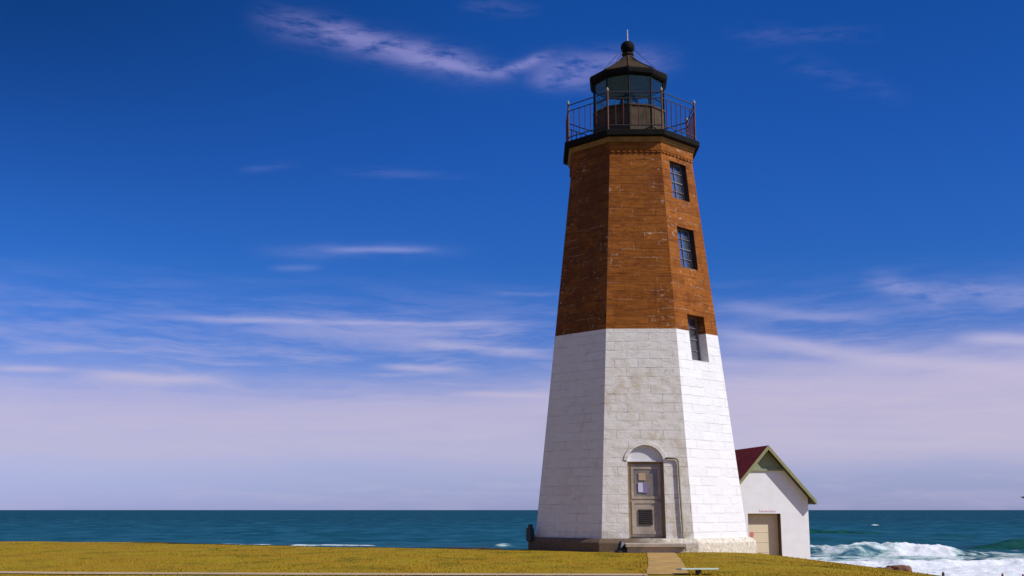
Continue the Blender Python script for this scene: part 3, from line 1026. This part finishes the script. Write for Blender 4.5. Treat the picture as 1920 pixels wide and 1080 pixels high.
ZE = 14.58
MB().lathe([(RL + .06, ZE - .06), (RL + .11, ZE), (RL + .13, ZE + .10), (RL + .12, ZE + .16), (RL + .04, ZE + .165)], 10, LA0).build("lantern_eave", M['iron'], lant)
roof = MB().lathe([(RL + .10, ZE + .162), (.88, ZE + .40), (.55, ZE + .62), (.32, ZE + .78), (.19, ZE + .92), (.155, ZE + 1.02), (.20, ZE + 1.04), (.20, ZE + 1.08), (.12, ZE + 1.10)], 10, LA0).build("lantern_roof", M['roof_iron'], lant)
rb = MB()
for k in range(10):
    pts = [lp(k, r, z) for r, z in ((RL + .10, ZE + .175), (.88, ZE + .41), (.55, ZE + .63), (.32, ZE + .79), (.19, ZE + .93))]
    rb.tube(pts, .018, 6)
rb.build("roof_rib", M['roof_iron'], roof)
zb = ZE + 1.30
bp = [(.10, ZE + 1.09)] + [(.225 * math.sin(R(t)), zb - .225 * math.cos(R(t))) for t in range(25, 181, 12)]
MB().lathe(bp, 20).build("vent_ball", M['iron'], roof, smooth=True)
MB().tube([(0, 0, zb + .20), (0, 0, zb + .28), (0, 0, zb + .62)], [.034, .026, .020], 8).build("lightning_rod", M['rod'], roof)
for k in (1.5, 4, 6.5, 8.7):
    MB().tube([lp(k, .20, zb - .08), lp(k, RL - .12, ZE + .30)], .008, 5).build("stay_rod", M['rail'], roof)

# ------------------------------------------------------------------ small white shed behind the tower
HY = 54.0
HC = Vector((.2545 * HY, HY, 0))                  # right front corner
HA = R(10.3)
sh = thing("boathouse", "small white gabled shed with a red shingle roof behind the lighthouse", "shed", (0, 0, 0), 0)
hw = 1.97
cen = HC + Vector((-math.cos(HA), -math.sin(HA), 0)) * hw
zb0 = float(ground_z(HC.x, HC.y))
sh.location = (cen.x, cen.y, zb0)
sh.rotation_euler = (0, 0, HA)
# local: x to the right along the front, -y out of the front, z up from the right corner's foot
HL = 6.5
EV = CZ + .32 - zb0 + .10                         # eave
AP = CZ + .055 * 53.7 - zb0 - .02                 # apex of the roof
pitch = (AP - EV) / (hw + .27)
ze = AP - pitch * hw - .12                        # wall height at the corner
d0x, d1x, dz, dd = -1.0, .60, CZ - .0031 * 53.8 - zb0, .38
wall = MB()
zt = AP - .12 - pitch * .90                       # top of the white front, gable panel above
xg = .90
outer = [(-hw, -.9), (hw, -.9), (hw, ze), (xg, zt), (-xg, zt), (-hw, ze)]
n = len(outer)
wall.add([(x, 0, z) for x, z in outer] + [(x, HL, z) for x, z in outer],
         [tuple(range(n)), tuple(range(n, 2 * n))[::-1]] + [(i, i + n, (i + 1) % n + n, (i + 1) % n) for i in range(n)])
wo = wall.build("wall", M['shed_wall'], sh)
cut(wo, [MB().box(((d0x + d1x) / 2, dd / 2 - .2, dz / 2 - .3), (d1x - d0x, dd + .4, dz + .6))])
wo.data.materials.clear(); wo.data.materials.append(M['shed_wall'])
# gable panel: green boards set back under the rakes
gp = MB().add([(-xg, -.012, zt), (xg, -.012, zt), (0, -.012, AP - .12), (-xg, .10, zt), (xg, .10, zt), (0, .10, AP - .12)],
              [(0, 1, 2), (5, 4, 3), (0, 3, 4, 1), (1, 4, 5, 2), (2, 5, 3, 0)]).build("gable_panel", M['shed_gable'], sh)
MB().box((0, -.04, zt + .02), (2 * xg + .06, .07, .09)).build("gable_sill", M['shed_gable'], gp)
OV = .33
rf = MB()
for s in (-1, 1):
    x1 = s * (hw + .27); t = .10
    def q(x, dz_): return AP - pitch * abs(x) + dz_
    v8 = []
    for yy in (-OV + .03, HL + .3):
        v8 += [(0, yy, q(0, -t)), (x1, yy, q(x1, -t)), (x1, yy, q(x1, 0)), (0, yy, q(0, 0))]
    rf.hexa([Vector(p) for p in (v8[0], v8[1], v8[2], v8[3], v8[4], v8[5], v8[6], v8[7])])
ro = rf.build("roof", M['shingle'], sh)
for s in (-1, 1):
    x1 = s * (hw + .275)
    v8 = []
    for yy in (-OV - .03, -OV + .028):
        v8 += [(0, yy, AP - .19), (x1, yy, AP - pitch * abs(x1) - .17), (x1, yy, AP - pitch * abs(x1) + .015), (0, yy, AP + .015)]
    MB().hexa([Vector(p) for p in v8]).build("rake_board", M['shed_trim'], ro)
    v8 = []
    for yy in (-OV + .03, -.016):
        v8 += [(0, yy, AP - .17), (x1 * .999, yy, AP - pitch * abs(x1) * .999 - .17), (x1 * .999, yy, AP - pitch * abs(x1) * .999 - .102), (0, yy, AP - .102)]
    MB().hexa([Vector(p) for p in v8]).build("soffit", M['shed_soffit'], ro)
    v8 = []
    for yy in (-.012, HL + .28):
        v8 += [(s * (hw + .003), yy, AP - pitch * (hw + .003) - .17), (x1 * .998, yy, AP - pitch * abs(x1) * .998 - .17), (x1 * .998, yy, AP - pitch * abs(x1) * .998 - .103), (s * (hw + .003), yy, AP - pitch * (hw + .003) - .103)]
    MB().hexa([Vector(p) for p in v8]).build("soffit", M['shed_soffit'], ro)
    MB().box((x1 - s * .02, HL / 2, AP - pitch * abs(x1) - .09), (.05, HL, .15)).build("eave_board", M['shed_trim'], ro)
gd = MB().box(((d0x + d1x) / 2, dd - .03, dz / 2 - .25), (d1x - d0x - .006, .04, dz + .5))
for i in range(5):
    gd.box(((d0x + d1x) / 2, dd - .055, .05 + i * dz / 5), (d1x - d0x - .01, .012, .012))
gdo = gd.build("garage_door", M['shed_door'], sh)
lin = MB()
lin.box((d1x - .012, dd / 2, dz / 2 - .25), (.022, dd - .1, dz + .45)).box((d0x + .012, dd / 2, dz / 2 - .25), (.022, dd - .1, dz + .45)).box(((d0x + d1x) / 2, dd / 2, dz - .012), (d1x - d0x - .05, dd - .1, .022))
lin.build("door_lining", M['shed_frame'], sh)
MB().lathe([(.0, 0), (.115, 0), (.115, .012), (.0, .012)], 16, cap=False).build("red_marking", M['pink'], gdo)
mk = sh.children[-1] if False else [c for c in gdo.children if c.name.startswith("red_marking")][0]
mk.rotation_euler = (R(90), 0, 0); mk.location = (-.70, dd - .052, dz - .95)
mk.scale = (.8, 1.15, 1)
# small worn red lettering over the door, too far off to read
lt = MB(); rr = random.Random(5)
x = -.45
for w_, h_ in ((.06, .11), (.03, .06), (.07, .07), (.05, .06), (.06, .07), (.05, .06), (.03, .05), (.06, .07), (.06, .10), (.04, .07), (.06, .07), (.05, .06)):
    lt.box((x + w_ / 2, -.006, dz + .07 + h_ / 2), (w_ * .35, .008, h_))
    lt.box((x + w_ / 2, -.006, dz + .07 + h_ * rr.choice((.15, .5, .9))), (w_, .006, .016))
    x += w_ + .018
lt.box((x / 2 - .235, -.004, dz + .072), (x + .45, .005, .006))
lt.build("lettering", M['red'], sh)

# ------------------------------------------------------------------ small things about the lawn
def lawn_z(x, y): return float(ground_z(x, y))


# board on a short post beside the path
bx, by = 3.27, 20.75
sg = thing("sign_board", "pale mint board lying almost flat on a short post beside the sandy path", "sign", (bx, by, lawn_z(bx, by)), R(4))
MB().box((0, 0, .095), (.66, .46, .030), Matrix.Rotation(R(-3), 3, 'X')).build("board", M['mint'], sg, bevel=.006)
MB().box((.02, 0, -.01), (.09, .09, .19)).build("post", M['wood'], sg)

# dark meter cabinet standing against the shaded side of the plinth
ex, ey = TX - 3.24, TY - 1.36
eb = thing("utility_box", "small dark cabinet standing against the shaded left corner of the lighthouse base", "cabinet", (ex, ey, .24), R(-58))
MB().box((0, 0, .18), (.24, .14, .36)).build("cabinet", M['black'], eb, bevel=.02)
MB().box((.02, 0, .40), (.14, .11, .14)).build("cable_head", M['black'], eb, bevel=.03)
# black floodlight by the step
fx, fy = 2.93, 31.30
fl = thing("floodlight", "small black floodlight on the grass at the left end of the door step", "floodlight", (fx, fy, lawn_z(fx, fy)), R(25))
hd = MB()
hd.hexa([Vector(p) for p in [(-.10, -.10, .08), (.12, -.08, .08), (.12, .10, .08), (-.10, .10, .08), (-.02, -.02, .30), (.10, -.02, .28), (.10, .08, .28), (-.02, .08, .30)]])
hd.build("lamp_head", M['black'], fl, bevel=.015)
MB().box((0, 0, .03), (.30, .22, .06)).tube([(-.0, 0, .05), (.0, 0, .10)], .03, 8).build("base", M['black'], fl)


def rock(name, loc, size, mat, seed, label, cat, group=None):
    bm = bmesh.new(); bmesh.ops.create_icosphere(bm, subdivisions=4, radius=1.0)
    co = np.array([v.co[:] for v in bm.verts])
    nz = fbm(co[:, 0] * 1.6 + seed * 7.1 + co[:, 2], co[:, 1] * 1.6 + co[:, 2] * 1.3 + seed, 4, seed) - .5
    for v, k in zip(bm.verts, nz):
        p = v.co * (1 + .75 * k)
        if p.z < -.35: p.z = -.35
        p.z = min(p.z, .62 + .25 * k)
        v.co = Vector((p.x * size[0], p.y * size[1], p.z * size[2]))
    me = bpy.data.meshes.new(name); bm.to_mesh(me); bm.free()
    for p in me.polygons: p.use_smooth = True
    me.materials.append(mat)
    o = bpy.data.objects.new(name, me); COL.objects.link(o); o.location = loc
    return tag(o, label, cat, group)


def pix(px, py, Y):
    """real-world point seen at photo pixel px, py when it stands Y metres away"""
    th = R(10.989); a, b = (px - 960) / 2142.4, (540 - py) / 2142.4
    v = Vector((a, math.cos(th) - b * math.sin(th), math.sin(th) + b * math.cos(th)))
    v = v / v.y * Y
    return Vector((v.x, v.y, v.z + CZ))


p = pix(1683, 1069, 47)
rock("boulder", (p.x, p.y, lawn_z(p.x, p.y) + .02), (.50, .42, .42), M['rock'], 3, "larger brown boulder on the sloping lawn edge in front of the surf", "boulder")
p = pix(1656, 1071, 46.5)
rock("boulder", (p.x, p.y, lawn_z(p.x, p.y) - .02), (.30, .26, .26), M['rock'], 8, "small flat brown boulder just left of the larger one at the lawn edge", "boulder")
rr = random.Random(11)
for i, (px, w_) in enumerate(((800, .5), (823, .7), (850, .9), (878, .8), (903, .7), (922, .5))):
    p = pix(px, 1028.3 - (.8 if 1 < i < 5 else 0), 46)
    rock("shore_rock", (p.x, p.y, p.z - .22), (w_, .6, .36), M['wetrock'], 20 + i, "dark wet rock in the low row showing just over the lawn left of the lighthouse", "rock", "dark shore rocks left of the lighthouse")


def stake(px, py, Y, r, mat, label, lean=0.0):
    p = pix(px, py, Y)
    z = lawn_z(p.x, p.y)
    t = thing("stake", label, "stake", (p.x, p.y, z), 0)
    t.rotation_euler = (0, lean, 0)
    h = p.z - z
    MB().tube([(0, 0, -.2), (0, 0, h - .05), (0, 0, h)], [r, r * .95, r * .55], 8).build("shaft", mat, t)
    MB().tube([(0, 0, h * .45), (0, 0, h * .45 + .04)], r * 1.12, 8).build("band", M['rail'], t)


stake(1768, 1072, 41, .045, M['wood'], "weathered wooden stake at the lawn's right edge nearest the brown boulders", .03)
stake(1880, 1075, 40, .042, M['redwood'], "reddish stake second from the boulders against the white wash", -.04)
stake(1917, 1076.5, 40, .042, M['redwood'], "reddish stake at the far right edge of the picture above the wash", .05)

# a bird low over the sea at the right-hand edge
p = pix(1919, 933.5, 118)
bd = MB()
bd.tube([(-.22, 0, 0), (-.14, 0, .01), (0, 0, .02), (.14, 0, .025), (.20, 0, .03), (.25, 0, .025)], [.015, .05, .075, .055, .045, .008], 8)
bird = bd.build("seabird", M['bird'], None, smooth=True)
bird.location = p
tag(bird, "small dark seabird flying low over the horizon at the right edge", "bird")
for s in (-1, 1):
    MB().add([(-.08, s * .05, .03), (.09, s * .05, .03), (.06, s * .32, .16), (-.07, s * .30, .16), (-.10, s * .62, .10),
              (-.08, s * .05, .045), (.09, s * .05, .045), (.06, s * .32, .172), (-.07, s * .30, .172), (-.10, s * .62, .106)],
             [(0, 1, 2, 3), (3, 2, 4), (8, 7, 6, 5), (9, 7, 8), (0, 5, 6, 1), (1, 6, 7, 2), (2, 7, 9, 4), (4, 9, 8, 3), (3, 8, 5, 0)]).build("wing", M['bird'], bird)
